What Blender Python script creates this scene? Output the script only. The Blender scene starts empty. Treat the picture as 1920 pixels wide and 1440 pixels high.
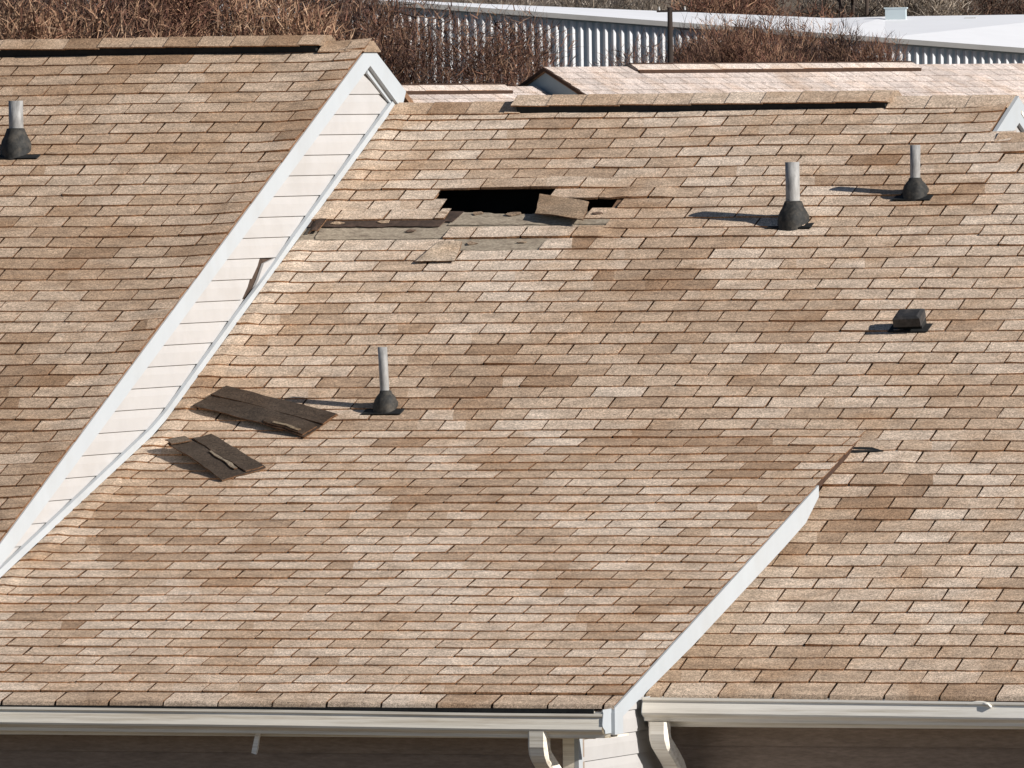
import bpy, math, random
from mathutils import Vector, Matrix, noise

random.seed(7)
RND = random.random
U_ = random.uniform
D = math.radians

# ------------------------------------------------------------------ camera
scene = bpy.context.scene
W_PX, H_PX = 1920.0, 1440.0            # size of the photograph
F_PX = 21914.24                         # long telephoto
YAW, PITCH, ROLL = D(21.370), D(1.267), D(-0.729)
CAM = Vector((25.091, -59.506, 1.668))
fwd = Vector((-math.sin(YAW) * math.cos(PITCH), math.cos(YAW) * math.cos(PITCH), -math.sin(PITCH)))
rt0 = Vector((math.cos(YAW), math.sin(YAW), 0))
up0 = rt0.cross(fwd)
RT = rt0 * math.cos(ROLL) + up0 * math.sin(ROLL)
UP = up0 * math.cos(ROLL) - rt0 * math.sin(ROLL)
cd = bpy.data.cameras.new('camera')
cd.sensor_width = 36.0
cd.lens = F_PX / W_PX * 36.0
cd.clip_start = 1.0
cd.clip_end = 6000.0
cam = bpy.data.objects.new('camera', cd)
scene.collection.objects.link(cam)
cam.matrix_world = Matrix((
    (RT.x, UP.x, -fwd.x, CAM.x), (RT.y, UP.y, -fwd.y, CAM.y), (RT.z, UP.z, -fwd.z, CAM.z), (0, 0, 0, 1)))
scene.camera = cam

# ------------------------------------------------------------------ light
SUN = Vector((0.894, -0.145, 0.424)).normalized()
world = bpy.data.worlds.new('World')
scene.world = world
world.use_nodes = True
wn = world.node_tree
wn.nodes.clear()
sky = wn.nodes.new('ShaderNodeTexSky')
sky.sky_type = 'NISHITA'
sky.sun_disc = False
sky.sun_elevation = math.asin(SUN.z)
sky.sun_rotation = math.atan2(SUN.x, SUN.y)
sky.air_density = 0.6                   # crisp, clear winter air
sky.dust_density = 0.2
bg = wn.nodes.new('ShaderNodeBackground')
bg.inputs['Strength'].default_value = 0.06
wo = wn.nodes.new('ShaderNodeOutputWorld')
wn.links.new(sky.outputs[0], bg.inputs['Color'])
wn.links.new(bg.outputs[0], wo.inputs['Surface'])
sl = bpy.data.lights.new('sun', 'SUN')
sl.energy = 5.0
sl.angle = D(0.5)
sl.color = (1.0, 0.95, 0.89)
sun = bpy.data.objects.new('sun', sl)
scene.collection.objects.link(sun)
sun.rotation_euler = SUN.to_track_quat('Z', 'Y').to_euler()
sun.location = (30, -10, 30)
scene.view_settings.view_transform = 'Standard'
scene.view_settings.look = 'None'
scene.view_settings.exposure = 0.45
scene.view_settings.gamma = 1.0
scene.view_settings.use_curve_mapping = False

COL = scene.collection

# ------------------------------------------------------------------ helpers
def ray(x, y):
    return ((RT * ((x - W_PX / 2) / F_PX)) + UP * ((H_PX / 2 - y) / F_PX) + fwd).normalized()

def on(x, y, n, d):
    """point of the plane n.p = d that is seen at photograph position x, y"""
    v = ray(x, y)
    n = Vector(n)
    return CAM + v * ((d - n.dot(CAM)) / n.dot(v))

def far(x, y, dist):
    v = ray(x, y)
    return CAM + v * (dist / v.dot(fwd))

def pix(p):
    q = Vector(p) - CAM
    z = q.dot(fwd)
    return (W_PX / 2 + F_PX * q.dot(RT) / z, H_PX / 2 - F_PX * q.dot(UP) / z)

def mesh(name, verts, faces, mat, parent=None, loc=(0, 0, 0), cols=None, smooth=False, vcols=None, mats=None, fm=None):
    me = bpy.data.meshes.new(name)
    me.from_pydata([tuple(v) for v in verts], [], faces)
    for m in (mats or [mat]):
        me.materials.append(m)
    if fm:
        me.polygons.foreach_set('material_index', fm)
    if cols:
        a = me.attributes.new('tint', 'FLOAT_COLOR', 'FACE')
        a.data.foreach_set('color', [c for f in cols for c in (f[0], f[1], f[2], 1.0)])
    if vcols:
        a = me.attributes.new('tint', 'FLOAT_COLOR', 'POINT')
        a.data.foreach_set('color', [c for f in vcols for c in (f[0], f[1], f[2], 1.0)])
    if smooth:
        me.polygons.foreach_set('use_smooth', [True] * len(me.polygons))
    me.update()
    o = bpy.data.objects.new(name, me)
    o.location = loc
    COL.objects.link(o)
    if parent:
        o.parent = parent
    return o

def thing(name, label, cat, loc=(0, 0, 0), rz=0.0, group=None):
    o = bpy.data.objects.new(name, None)
    o.empty_display_size = 0.3
    COL.objects.link(o)
    o.location = loc
    o.rotation_euler = (0, 0, rz)
    return tag(o, label, cat, group)

def tag(o, label, cat, group=None):
    o['label'] = label
    o['category'] = cat
    if group:
        o['group'] = group
    return o

class MB:
    """collects polygons of ONE piece"""
    def __init__(s):
        s.v, s.f, s.c = [], [], []
    def add(s, verts, faces, col=None):
        b = len(s.v)
        s.v += [Vector(v) for v in verts]
        s.f += [tuple(b + i for i in f) for f in faces]
        s.c += [col or (1, 1, 1)] * len(faces)
        return s
    def box(s, a, b, col=None):
        x0, y0, z0 = a
        x1, y1, z1 = b
        v = [(x0, y0, z0), (x1, y0, z0), (x1, y1, z0), (x0, y1, z0), (x0, y0, z1), (x1, y0, z1), (x1, y1, z1), (x0, y1, z1)]
        return s.add(v, [(0, 3, 2, 1), (4, 5, 6, 7), (0, 1, 5, 4), (1, 2, 6, 5), (2, 3, 7, 6), (3, 0, 4, 7)], col)
    def prism_x(s, poly, x0, x1, col=None):
        """polygon of (y, z), extruded along x"""
        n = len(poly)
        v = [(x0, y, z) for y, z in poly] + [(x1, y, z) for y, z in poly]
        f = [tuple(range(n - 1, -1, -1)), tuple(range(n, 2 * n))]
        f += [(i, (i + 1) % n, n + (i + 1) % n, n + i) for i in range(n)]
        return s.add(v, f, col)
    def slab(s, top, th, nrm, col=None):
        """polygon of 3d points with thickness th below it"""
        n = len(top)
        top = [Vector(p) for p in top]
        bot = [p - Vector(nrm) * th for p in top]
        f = [tuple(range(n)), tuple(range(2 * n - 1, n - 1, -1))]
        f += [(i, n + i, n + (i + 1) % n, (i + 1) % n) for i in range(n)]
        return s.add(top + bot, f, col)
    def lathe(s, prof, c, seg=20, col=None, axis=None):
        """prof of (r, z) round a vertical axis at c"""
        c = Vector(c)
        v, f = [], []
        for r, z in prof:
            for i in range(seg):
                a = 2 * math.pi * i / seg
                v.append(c + Vector((r * math.cos(a), r * math.sin(a), z)))
        for j in range(len(prof) - 1):
            for i in range(seg):
                k = (i + 1) % seg
                f.append((j * seg + i, j * seg + k, (j + 1) * seg + k, (j + 1) * seg + i))
        return s.add(v, f, col)
    def build(s, name, mat, parent=None, smooth=False, cols=False):
        c = sum((Vector(p) for p in s.v), Vector()) / len(s.v)
        pc = c if parent is None else c
        return mesh(name, [p - c for p in s.v], s.f, mat, parent, pc, s.c if cols else None, smooth)

def clip(poly, a, b, c):
    """keep a*y + b*z <= c"""
    out = []
    n = len(poly)
    for i in range(n):
        p, q = poly[i], poly[(i + 1) % n]
        dp, dq = a * p[0] + b * p[1] - c, a * q[0] + b * q[1] - c
        if dp <= 0:
            out.append(p)
        if dp * dq < 0:
            t = dp / (dp - dq)
            out.append((p[0] + (q[0] - p[0]) * t, p[1] + (q[1] - p[1]) * t))
    return out

# ------------------------------------------------------------------ materials
def nodes(name):
    m = bpy.data.materials.new(name)
    m.use_nodes = True
    t = m.node_tree
    return m, t, t.nodes['Principled BSDF']

def N(t, typ, **kw):
    n = t.nodes.new(typ)
    for k, v in kw.items():
        setattr(n, k, v)
    return n

def noise_tex(t, coord, scale, detail=3.0, rough=0.6):
    n = N(t, 'ShaderNodeTexNoise')
    n.inputs['Scale'].default_value = scale
    n.inputs['Detail'].default_value = detail
    n.inputs['Roughness'].default_value = rough
    t.links.new(coord, n.inputs['Vector'])
    return n.outputs['Fac']

def ramp(t, fac, a, b, lo, hi):
    n = N(t, 'ShaderNodeMapRange')
    n.inputs['From Min'].default_value = lo
    n.inputs['From Max'].default_value = hi
    n.inputs['To Min'].default_value = a
    n.inputs['To Max'].default_value = b
    t.links.new(fac, n.inputs['Value'])
    return n.outputs['Result']

def mulc(t, col, fac):
    n = N(t, 'ShaderNodeVectorMath', operation='SCALE')
    t.links.new(col, n.inputs[0])
    t.links.new(fac, n.inputs['Scale'])
    return n.outputs['Vector']

def mixc(t, a, b, fac):
    n = N(t, 'ShaderNodeMix', data_type='RGBA')
    t.links.new(fac, n.inputs['Factor'])
    for sock, v in ((n.inputs[6], a), (n.inputs[7], b)):
        if isinstance(v, tuple):
            sock.default_value = (*v, 1)
        else:
            t.links.new(v, sock)
    return n.outputs[2]

def bump(t, b, h, strength, dist):
    n = N(t, 'ShaderNodeBump')
    n.inputs['Strength'].default_value = strength
    n.inputs['Distance'].default_value = dist
    t.links.new(h, n.inputs['Height'])
    t.links.new(n.outputs['Normal'], b.inputs['Normal'])

def scaled(t, pos, s):
    n = N(t, 'ShaderNodeVectorMath', operation='MULTIPLY')
    t.links.new(pos, n.inputs[0])
    n.inputs[1].default_value = s
    return n.outputs['Vector']

def mat_granule(name, grain=1.0, dirt=(0.16, 0.10, 0.062)):
    """mineral granules on a tinted sheet: tint comes from the piece, grain and dirt from noise"""
    m, t, b = nodes(name)
    pos = N(t, 'ShaderNodeNewGeometry').outputs['Position']
    tint = N(t, 'ShaderNodeAttribute', attribute_name='tint').outputs['Color']
    g1 = noise_tex(t, pos, 70.0, 5.0, 0.95)
    g2 = noise_tex(t, pos, 190.0, 2.0, 0.9)
    g3 = noise_tex(t, scaled(t, pos, (6.0, 15.0, 15.0)), 1.0, 5.0, 0.65)
    g4 = noise_tex(t, scaled(t, pos, (2.2, 3.0, 3.0)), 1.0, 4.0, 0.6)
    c = mulc(t, tint, ramp(t, g1, 1 - .70 * grain, 1 + .70 * grain, .34, .66))
    c = mulc(t, c, ramp(t, g2, 1 - .50 * grain, 1 + .50 * grain, .32, .68))
    c = mulc(t, c, ramp(t, g3, .76, 1.22, .32, .68))
    stain = N(t, 'ShaderNodeVectorMath', operation='MULTIPLY')
    t.links.new(c, stain.inputs[0])
    stain.inputs[1].default_value = (.90, .83, .76)
    c = mixc(t, c, stain.outputs['Vector'], ramp(t, g4, 0.0, 1.0, .47, .66))
    speck = ramp(t, noise_tex(t, pos, 130.0, 1.0, 0.5), 0.0, 0.55, .63, .72)
    c = mixc(t, c, dirt, speck)
    t.links.new(c, b.inputs['Base Color'])
    b.inputs['Roughness'].default_value = .93
    b.inputs['Specular IOR Level'].default_value = .18
    bump(t, b, g1, .5, .004)
    return m

def mat_plain(name, col, rough=.6, var=.12, scale=6.0, dirt=None, dirt_amt=.5, dscale=2.2, stretch=(1, 1, 1), spec=.3, bstr=.0, metal=0.0):
    m, t, b = nodes(name)
    pos = N(t, 'ShaderNodeNewGeometry').outputs['Position']
    p2 = scaled(t, pos, stretch)
    rgb = N(t, 'ShaderNodeRGB')
    rgb.outputs[0].default_value = (*col, 1)
    f = noise_tex(t, p2, scale, 5.0, .65)
    c = mulc(t, rgb.outputs[0], ramp(t, f, 1 - var, 1 + var, .3, .7))
    if dirt:
        dn = noise_tex(t, p2, dscale, 6.0, .7)
        c = mixc(t, c, dirt, ramp(t, dn, 0, dirt_amt, .46, .72))
    t.links.new(c, b.inputs['Base Color'])
    b.inputs['Roughness'].default_value = rough
    b.inputs['Specular IOR Level'].default_value = spec
    b.inputs['Metallic'].default_value = metal
    if bstr:
        bump(t, b, f, bstr, .004)
    return m

def mat_tint(name, rough=.9, var=.25, scale=3.0):
    m, t, b = nodes(name)
    pos = N(t, 'ShaderNodeNewGeometry').outputs['Position']
    tint = N(t, 'ShaderNodeAttribute', attribute_name='tint').outputs['Color']
    f = noise_tex(t, pos, scale, 4.0, .7)
    t.links.new(mulc(t, tint, ramp(t, f, 1 - var, 1 + var, .3, .7)), b.inputs['Base Color'])
    b.inputs['Roughness'].default_value = rough
    b.inputs['Specular IOR Level'].default_value = .1
    return m

M_SH = mat_granule('shingle_granules')
M_BACK = mat_granule('shingle_back', 1.0, (.05, .035, .025))
M_FELT = mat_plain('asphalt_felt', (.190, .108, .062), .95, .35, 40.0, (.09, .055, .035), .6, 9.0)
M_TORN = mat_plain('torn_felt_or_gap', (.070, .045, .033), .95, .4, 40.0, (.02, .016, .013), .7, 9.0)
M_WORN = mat_plain('worn_headlap', (.34, .285, .215), .95, .40, 55.0, (.13, .095, .07), .75, 14.0, (1, 2.2, 2.2), .15, .4)
M_WHITE = mat_plain('white_trim_paint', (.388, .416, .436), .5, .03, 4.0, (.32, .32, .31), .35, 2.6, (1, 1, .5))
M_VINYL = mat_plain('white_vinyl_siding', (.396, .386, .378), .55, .04, 5.0, (.32, .30, .275), .35, 3.0)
M_GUT = mat_plain('off_white_gutter', (.86, .80, .68), .5, .09, 9.0, (.40, .31, .20), .75, 3.0, (.35, 6, 14), .35)
M_GUTC = mat_plain('pale_gutter', (.90, .86, .77), .5, .08, 9.0, (.45, .37, .26), .65, 3.0, (.35, 6, 14), .35)
M_BROWN = mat_plain('brown_siding', (.30, .235, .19), .8, .22, 30.0, (.17, .13, .10), .5, 6.0, (.6, 3, 3))
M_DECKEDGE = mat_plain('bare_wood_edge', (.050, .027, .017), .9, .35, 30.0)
M_BOOT = mat_plain('vent_boot_rubber', (.022, .022, .021), .75, .5, 38.0, (.13, .11, .085), .5, 16.0, (1, 1, 1), .3, .5)
M_PLATE = mat_plain('vent_flashing', (.011, .012, .012), .8, .4, 30.0, (.05, .045, .04), .4, 12.0)
M_PIPE = mat_plain('weathered_pipe', (.30, .295, .285), .55, .25, 24.0, (.10, .095, .09), .75, 9.0, (2, 2, .6), .3, .25)
M_VENT = mat_plain('black_ridge_vent', (.012, .013, .013), .8, .4, 40.0)
M_HOOD = mat_plain('roof_vent_hood', (.030, .029, .029), .6, .5, 40.0, (.12, .105, .095), .45, 18.0, (1, 1, 1), .4, .3)
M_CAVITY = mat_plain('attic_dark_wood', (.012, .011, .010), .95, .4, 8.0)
M_SHEATH = mat_plain('wall_sheathing', (.055, .036, .026), .95, .4, 30.0)
M_WALL = mat_plain('house_wall', (.26, .21, .17), .8, .15, 6.0)
M_TWIG = mat_tint('twigs', .95, .25, .6)
M_BARK = mat_plain('bark', (.055, .04, .032), .95, .35, 3.0)
M_GROUND = mat_plain('dry_grass_ground', (.135, .105, .072), 1.0, .45, .35, (.085, .055, .04), .8, .08)
M_METAL = mat_plain('shaded_white_panel', (.40, .46, .48), .6, .06, .5, None, 0, 1, (1, 1, 1), .2)  # white metal with its blue grey shade put into the colour
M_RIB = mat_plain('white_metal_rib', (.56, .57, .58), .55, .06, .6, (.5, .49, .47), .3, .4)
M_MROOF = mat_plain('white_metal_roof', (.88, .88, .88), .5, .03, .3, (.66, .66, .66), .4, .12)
M_GREY = mat_plain('grey_metal_trim', (.36, .35, .33), .6, .12, .8)
M_POLE = mat_plain('creosote_pole', (.030, .022, .018), .95, .3, 2.0)
M_FARWALL = mat_plain('far_shaded_siding', (.27, .32, .34), .7, .10, 3.0)  # light siding, its blue grey shade put into the colour

# ------------------------------------------------------------------ roof maths
T, R = 0.3048, 0.127                    # one tab wide, one course exposed
T1, T2 = math.atan(.5), math.atan(1 / 3.)
C1, S1, C2, S2 = math.cos(T1), math.sin(T1), math.cos(T2), math.sin(T2)
KB = 30.927                             # course at which the roof of the middle house breaks
NU = Vector((0, -S1, C1))
NL = Vector((0, -S2, C2))
HA = 0.53                               # the left roof stands this far above the middle one
XA = -0.31                              # gable wall of the left house
XR = 3.55                               # end wall of the middle house
XO = 3.86                               # rake of its lower roof

def pU(X, k, h=0.0):
    s = (k - KB) * R
    return Vector((X, -s * C1, -s * S1)) + NU * h

def pL(X, k, h=0.0):
    s = (k - KB) * R
    return Vector((X, -s * C2, -s * S2)) + NL * h

def pA(X, k, h=0.0):
    s = (k - 29.3) * R * 1.014
    return Vector((X, -s * C1, -s * S1)) + NU * (HA + h)

LIGHT = Vector((.588, .480, .378))
MID = Vector((.468, .350, .250))
DARK = Vector((.305, .202, .128))
EDGE = (.400, .215, .110)  # edge colour raised because these faces lie in shade
SIDE = (.150, .082, .045)  # same shingle edge, darkened in colour because these faces catch sun

def tone_col(t):
    if t < .5:
        c = LIGHT.lerp(MID, t * 2)
    else:
        c = MID.lerp(DARK, min(1.0, (t - .5) * 2))
    return c

class Tones:
    """colour drops along each course: stretches of one tone, independent of the tabs"""
    def __init__(s, seed, gain=1.0, phase=None):
        s.seed, s.rows, s.gain = seed, {}, gain if isinstance(gain, tuple) else (gain,) * 3
        s.phase = phase or (lambda k: .5 * T if k % 2 else 0.0)
    def col(s, t):
        c = tone_col(t)
        return Vector((c.x * s.gain[0], c.y * s.gain[1], c.z * s.gain[2]))
    def row(s, k):
        if k not in s.rows:
            rg = random.Random(s.seed * 1000 + k)
            out, x = [], -20 * T + s.phase(k)
            part = 0.0
            while x < 18.0:
                if part:
                    ln, part = part, 0.0
                elif rg.random() < .26:
                    ln = T * rg.uniform(.3, .7)
                    part = T - ln
                else:
                    ln = T
                cl = noise.noise(Vector((x * 1.7 + s.seed * 7, k * .17, s.seed * 3.1)))
                fine = noise.noise(Vector((x * 2.6, k * .33, s.seed * 5.7 + 4)))
                t = .30 + .50 * cl + .30 * fine + rg.gauss(0, .145)
                if rg.random() < .05:
                    t += .30
                out.append((x, x + ln, max(0.0, min(.95, t))))
                x += ln
            s.rows[k] = out
        return s.rows[k]
    def segs(s, k, a, b):
        r = [(max(x0, a), min(x1, b), t) for x0, x1, t in s.row(k) if x1 > a + .02 and x0 < b - .02]
        return r or [(a, b, .3)]

def tab_mesh(P, k, x0, x1, tones, lift, rg, dk=0.0, bend=0.0, kt=None, rough_l=False, rough_r=False):
    """one shingle tab of course k between x0 and x1 on the roof surface P(X, k, h)"""
    gap = .0052
    a, b = x0 + gap * U_(.6, 1.3), x1 - gap * U_(.6, 1.3)
    xs = {a, b}
    segs = tones.segs(k, a, b)
    splits = set()
    for s0, s1, t in segs:
        if a + .07 < s1 < b - .035:
            xs.add(s1)
            splits.add(s1)
    n = 4
    for i in range(1, n):
        q = a + (b - a) * i / n
        if min(abs(q - w) for w in xs) > .055:
            xs.add(q)
    xs = sorted(xs)
    tb = .0088 + rg.uniform(-.0012, .0022)
    cl, cr = rg.uniform(-.0005, .0012), rg.uniform(-.0005, .0012)
    if rg.random() < .045:
        cl += rg.uniform(.002, .006)
    ktop = (k - 1 + dk) - .13 if kt is None else kt
    sk = rg.uniform(-.012, .012)
    V, F, Cc = [], [], []
    m = len(xs)
    wob = [rg.uniform(-.016, .016) for _ in xs]
    for i, X in enumerate(xs):
        u = (X - a) / max(1e-6, b - a)
        kb = k + dk + sk * (u - .5) + wob[i]
        if i in (0, m - 1):
            kb -= .02
        hx = lift(X, k)
        cu = cl * (1 - u) + cr * u
        sp = 0 < i < m - 1 and X in splits
        je = rg.uniform(-.0022, .0022) if i in (0, m - 1) else 0.0
        V.append(P(X - (.150 * T if sp else je), ktop, .0004 + hx))
        V.append(P(X - (.034 * T if sp else -je), kb - .22, tb * .80 + hx + cu * .5))
        V.append(P(X, kb, tb + hx + cu))
        V.append(P(X, kb + .012, -.001 + hx * .55))
    c = 4
    if bend:
        for i, X in enumerate(xs):
            V.append(P(X, k + dk + .06, tb - .004) + Vector((0, -.004, -bend * .6)))
            V[i * 4 + 3] = P(X, k + dk + .06, tb - .006)
    def tone_at(X):
        for s0, s1, t in segs:
            if s0 <= X <= s1:
                return t
        return segs[-1][2]
    for i in range(m - 1):
        t = tone_at((xs[i] + xs[i + 1]) / 2)
        col = tones.col(t)
        o, p = i * 4, i * 4 + 4
        F.append((o, o + 1, p + 1, p)); Cc.append(col)
        F.append((o + 1, o + 2, p + 2, p + 1)); Cc.append(col * .985)
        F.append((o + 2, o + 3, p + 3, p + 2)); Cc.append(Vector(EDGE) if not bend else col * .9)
        if bend:
            q = m * 4 + i
            F.append((o + 3, q, q + 1, p + 3)); Cc.append(col * .85)  # turned-down eave part: shade put into its tone
    for e, fl in ((0, False), (m - 1, True)):
        o = e * 4
        f = (o, o + 1, o + 2, o + 3)
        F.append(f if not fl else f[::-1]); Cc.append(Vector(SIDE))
    return V, F, Cc

def lay_roof(roof, P, ks, jointphase, xrange, tones, lift, holes=None, dks=None, eave=None, limit=300, seed=1, name='shingle', kts=None):
    """tabs of a whole slope; the ones that show largest are pieces of their own"""
    rg = random.Random(seed)
    tabs = []
    for k in ks:
        xa, xb = xrange(k)
        ph = jointphase(k)
        n0 = math.floor((xa - ph) / T)
        x = ph + n0 * T
        dk = (dks or {}).get(k, 0.0) + rg.uniform(-.02, .02)
        while x < xb - .03:
            a, b = max(x, xa), min(x + T + rg.uniform(-.002, .002), xb)
            x += T
            if b - a < .035:
                continue
            pieces = [(a, b)]
            for h0, h1 in (holes or {}).get(k, []):
                nxt = []
                for p0, p1 in pieces:
                    if h1 <= p0 or h0 >= p1:
                        nxt.append((p0, p1))
                    else:
                        if h0 - p0 > .05: nxt.append((p0, h0))
                        if p1 - h1 > .05: nxt.append((h1, p1))
                pieces = nxt
            for p0, p1 in pieces:
                dd = dk
                V, F, Cc = tab_mesh(P, k, p0, p1, tones, lift, rg, dd, .030 if eave == k else 0.0)
                q = [pix(P(X, kk)) for X, kk in ((p0, k - 1), (p1, k - 1), (p1, k), (p0, k))]
                q = [(min(max(u, 0), W_PX), min(max(v, 0), H_PX)) for u, v in q]
                ar = abs(sum(q[i][0] * q[(i + 1) % 4][1] - q[(i + 1) % 4][0] * q[i][1] for i in range(4))) / 2
                tabs.append((ar, V, F, Cc))
    tabs.sort(key=lambda w: -w[0])
    rest = MB()
    for i, (ar, V, F, Cc) in enumerate(tabs):
        if i < limit and ar > 30:
            c = sum(V, Vector()) / len(V)
            mesh(name, [v - c for v in V], F, M_SH, roof, c, Cc)
        else:
            b = len(rest.v)
            rest.v += V
            rest.f += [tuple(b + j for j in f) for f in F]
            rest.c += Cc
    if rest.f:
        o = mesh('shingle_field', rest.v, rest.f, M_SH, roof, (0, 0, 0), rest.c)
        o['kind'] = 'stuff'
    return len(tabs)

def nolift(X, k):
    return 0.0

def ridge_caps(parent, Pa, Pb, x0, x1, h, tones, step=.21, w=.155, name='cap_shingle', seed=3, pale=None):
    """folded cap shingles along a ridge: Pa(X, d, h) runs d metres down the front slope, Pb down the back"""
    rg = random.Random(seed)
    x = x0
    while x < x1 - .02:
        e = min(x + step, x1)
        t0 = max(0, min(1, .42 + rg.gauss(0, .20)))
        col = tones.col(t0)
        if pale:
            col = Vector(pale) * rg.uniform(.92, 1.05)
        ww = w + rg.uniform(-.006, .006)
        V, F, Cc = [], [], []
        for X, hh in ((x - .012, h + .005 + rg.uniform(0, .002)), (x + (e - x) * .5, h + .004), (e, h + .002)):
            row = [Pa(X, ww, hh - .003), Pa(X, ww * .5, hh), Pa(X, .02, hh + .001), Pb(X, .02, hh + .001), Pb(X, ww * .5, hh), Pb(X, ww, hh - .003)]
            low = [Pa(X, ww, hh - .010), Pb(X, ww, hh - .010)]
            V += row + low
        for i in range(2):
            o, p = i * 8, i * 8 + 8
            for j in range(5):
                F.append((o + j, p + j, p + j + 1, o + j + 1)); Cc.append(col)
            F.append((o + 6, p + 6, p, o)); Cc.append(Vector(EDGE))
            F.append((o + 5, p + 5, p + 7, o + 7)); Cc.append(Vector(EDGE))
        F.append((0, 1, 2, 3, 4, 5, 7, 6)); Cc.append(col * .6)
        F.append((16, 22, 23, 21, 20, 19, 18, 17)); Cc.append(col * .5)
        c = sum(V, Vector()) / len(V)
        mesh(name, [v - c for v in V], F, M_SH, parent, c, Cc)
        x = e

def siding(parent, X, facing, poly, z0, z1, pitch, phase, mat, cut=None, name='siding_board'):
    """lap boards on a wall in the y-z plane at X; poly is a convex outline of (y, z)"""
    n0 = math.floor((z0 - phase) / pitch)
    n1 = math.ceil((z1 - phase) / pitch)
    for n in range(n0, n1):
        a, b = phase + n * pitch, phase + (n + 1) * pitch
        mb = MB()
        ends = cut(n, a, b) if cut else None
        for lo, hi, xl, xh in ((a + .0022, a + pitch * .62, .0125, .0110), (a + pitch * .62, b + .004, .0110, .001)):
            p = clip(clip(poly, 0, -1, -lo), 0, 1, hi)
            if ends:
                for (ca, cb, cc) in ends:
                    p = clip(p, ca, cb, cc)
            if len(p) < 3:
                continue
            f = lambda z: X + facing * (xl + (xh - xl) * (z - lo) / (hi - lo))
            m = len(p)
            v = [(f(z), y, z) for y, z in p] + [(X - facing * .002, y, z) for y, z in p]
            fr, bk = tuple(range(m)), tuple(range(2 * m - 1, m - 1, -1))
            sd = [(i, m + i, m + (i + 1) % m, (i + 1) % m) for i in range(m)]
            mb.add(v, [fr, bk] + sd)
        if mb.v:
            mb.build(name, mat, parent)

def vent_pipe(parent, base, nrm_h, rad, height, boot_r, boot_h, plate=(.15, .11, .17), lean=(0, 0)):
    """plumbing vent: pipe > boot and flashing sheet, standing on the slope at base"""
    base = Vector(base)
    mb = MB()
    seg = 20
    V, F = [], []
    prof = [(rad, -.12, 0), (rad, height * .55, .5), (rad, height, 1), (rad * .86, height, 1), (rad * .84, height - .10, .9)]
    for r, z, q in prof:
        for i in range(seg):
            a = 2 * math.pi * i / seg
            w = 1 + .02 * math.sin(3 * a + z * 30)
            V.append(base + Vector((r * w * math.cos(a) + lean[0] * z / height, r * w * math.sin(a) + lean[1] * z / height, z)))
    for j in range(len(prof) - 1):
        for i in range(seg):
            F.append((j * seg + i, j * seg + (i + 1) % seg, (j + 1) * seg + (i + 1) % seg, (j + 1) * seg + i))
    mb.add(V, F)
    pipe = mb.build('vent_pipe', M_PIPE, parent, True)
    off = -pipe.location
    bt = MB()
    V, F = [], []
    prof = [(boot_r * 1.02, -.09), (boot_r * 1.06, .0), (boot_r * 1.08, boot_h * .30), (boot_r * .98, boot_h * .52), (boot_r * .78, boot_h * .74), (rad * 1.38, boot_h * .90), (rad * 1.22, boot_h * 1.04), (rad * 1.01, boot_h * 1.06)]
    for j, (r, z) in enumerate(prof):
        for i in range(seg):
            a = 2 * math.pi * i / seg
            w = 1 + .16 * noise.noise(Vector((math.cos(a) * 1.7, math.sin(a) * 1.7, z * 9 + base.x)))
            q = Vector((r * w * math.cos(a), r * w * math.sin(a), z))
            if z < .001:
                q.z += .5 * q.y
            elif j == 2:
                q.z += .25 * q.y
            V.append(base + q)
    for j in range(len(prof) - 1):
        for i in range(seg):
            F.append((j * seg + i, j * seg + (i + 1) % seg, (j + 1) * seg + (i + 1) % seg, (j + 1) * seg + i))
    bt.add(V, F)
    o = bt.build('vent_boot', M_BOOT, None, True)
    o.parent = pipe; o.location = o.location + off
    dn = Vector((0, -C1, -S1))
    sx, dlow, dup = plate
    pl = MB()
    c0 = base + NU * .013
    ring = []
    for u, v in ((-1, -1), (-.4, -1), (.4, -1), (1, -1), (1, 1), (-1, 1)):
        ring.append(c0 + Vector((sx * u, 0, 0)) + dn * (dlow if v < 0 else -dup) + NU * (0.0 if v < 0 else -.012) + NU * (.004 * RND()))
    pl.slab(ring, .007, NU)
    o = pl.build('vent_flashing', M_PLATE, None)
    o.parent = pipe; o.location = o.location + off
    return pipe

# ================================================================== THE SETTING
def ground_z(x, y):
    d = (Vector((x, y, 0)) - Vector((CAM.x, CAM.y, 0))).dot(Vector((fwd.x, fwd.y, 0)).normalized())
    z = -6.6
    if d > 130:
        z += 6.4 * min(1, (d - 130) / 230)
    if d > 405:
        z += (d - 405) * .060
    if d > 800:
        z -= (d - 800) * .02
    return z + .25 * noise.noise(Vector((x * .03, y * .03, 0)))

gv, gf = [], []
gxs = [-2600, -1500, -900] + [-600 + i * 40 for i in range(26)] + [700, 1100, 2000, 2900]
gys = [-900, -400, -200] + [-100 + i * 30 for i in range(36)] + [1150, 1500, 2200, 3200]
for yy in gys:
    for xx in gxs:
        gv.append((xx, yy, ground_z(xx, yy)))
nx = len(gxs)
for j in range(len(gys) - 1):
    for i in range(nx - 1):
        gf.append((j * nx + i, j * nx + i + 1, (j + 1) * nx + i + 1, (j + 1) * nx + i))
g = mesh('ground', gv, gf, M_GROUND, None, smooth=True)
g['kind'] = 'structure'

GZ = -6.6

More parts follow.
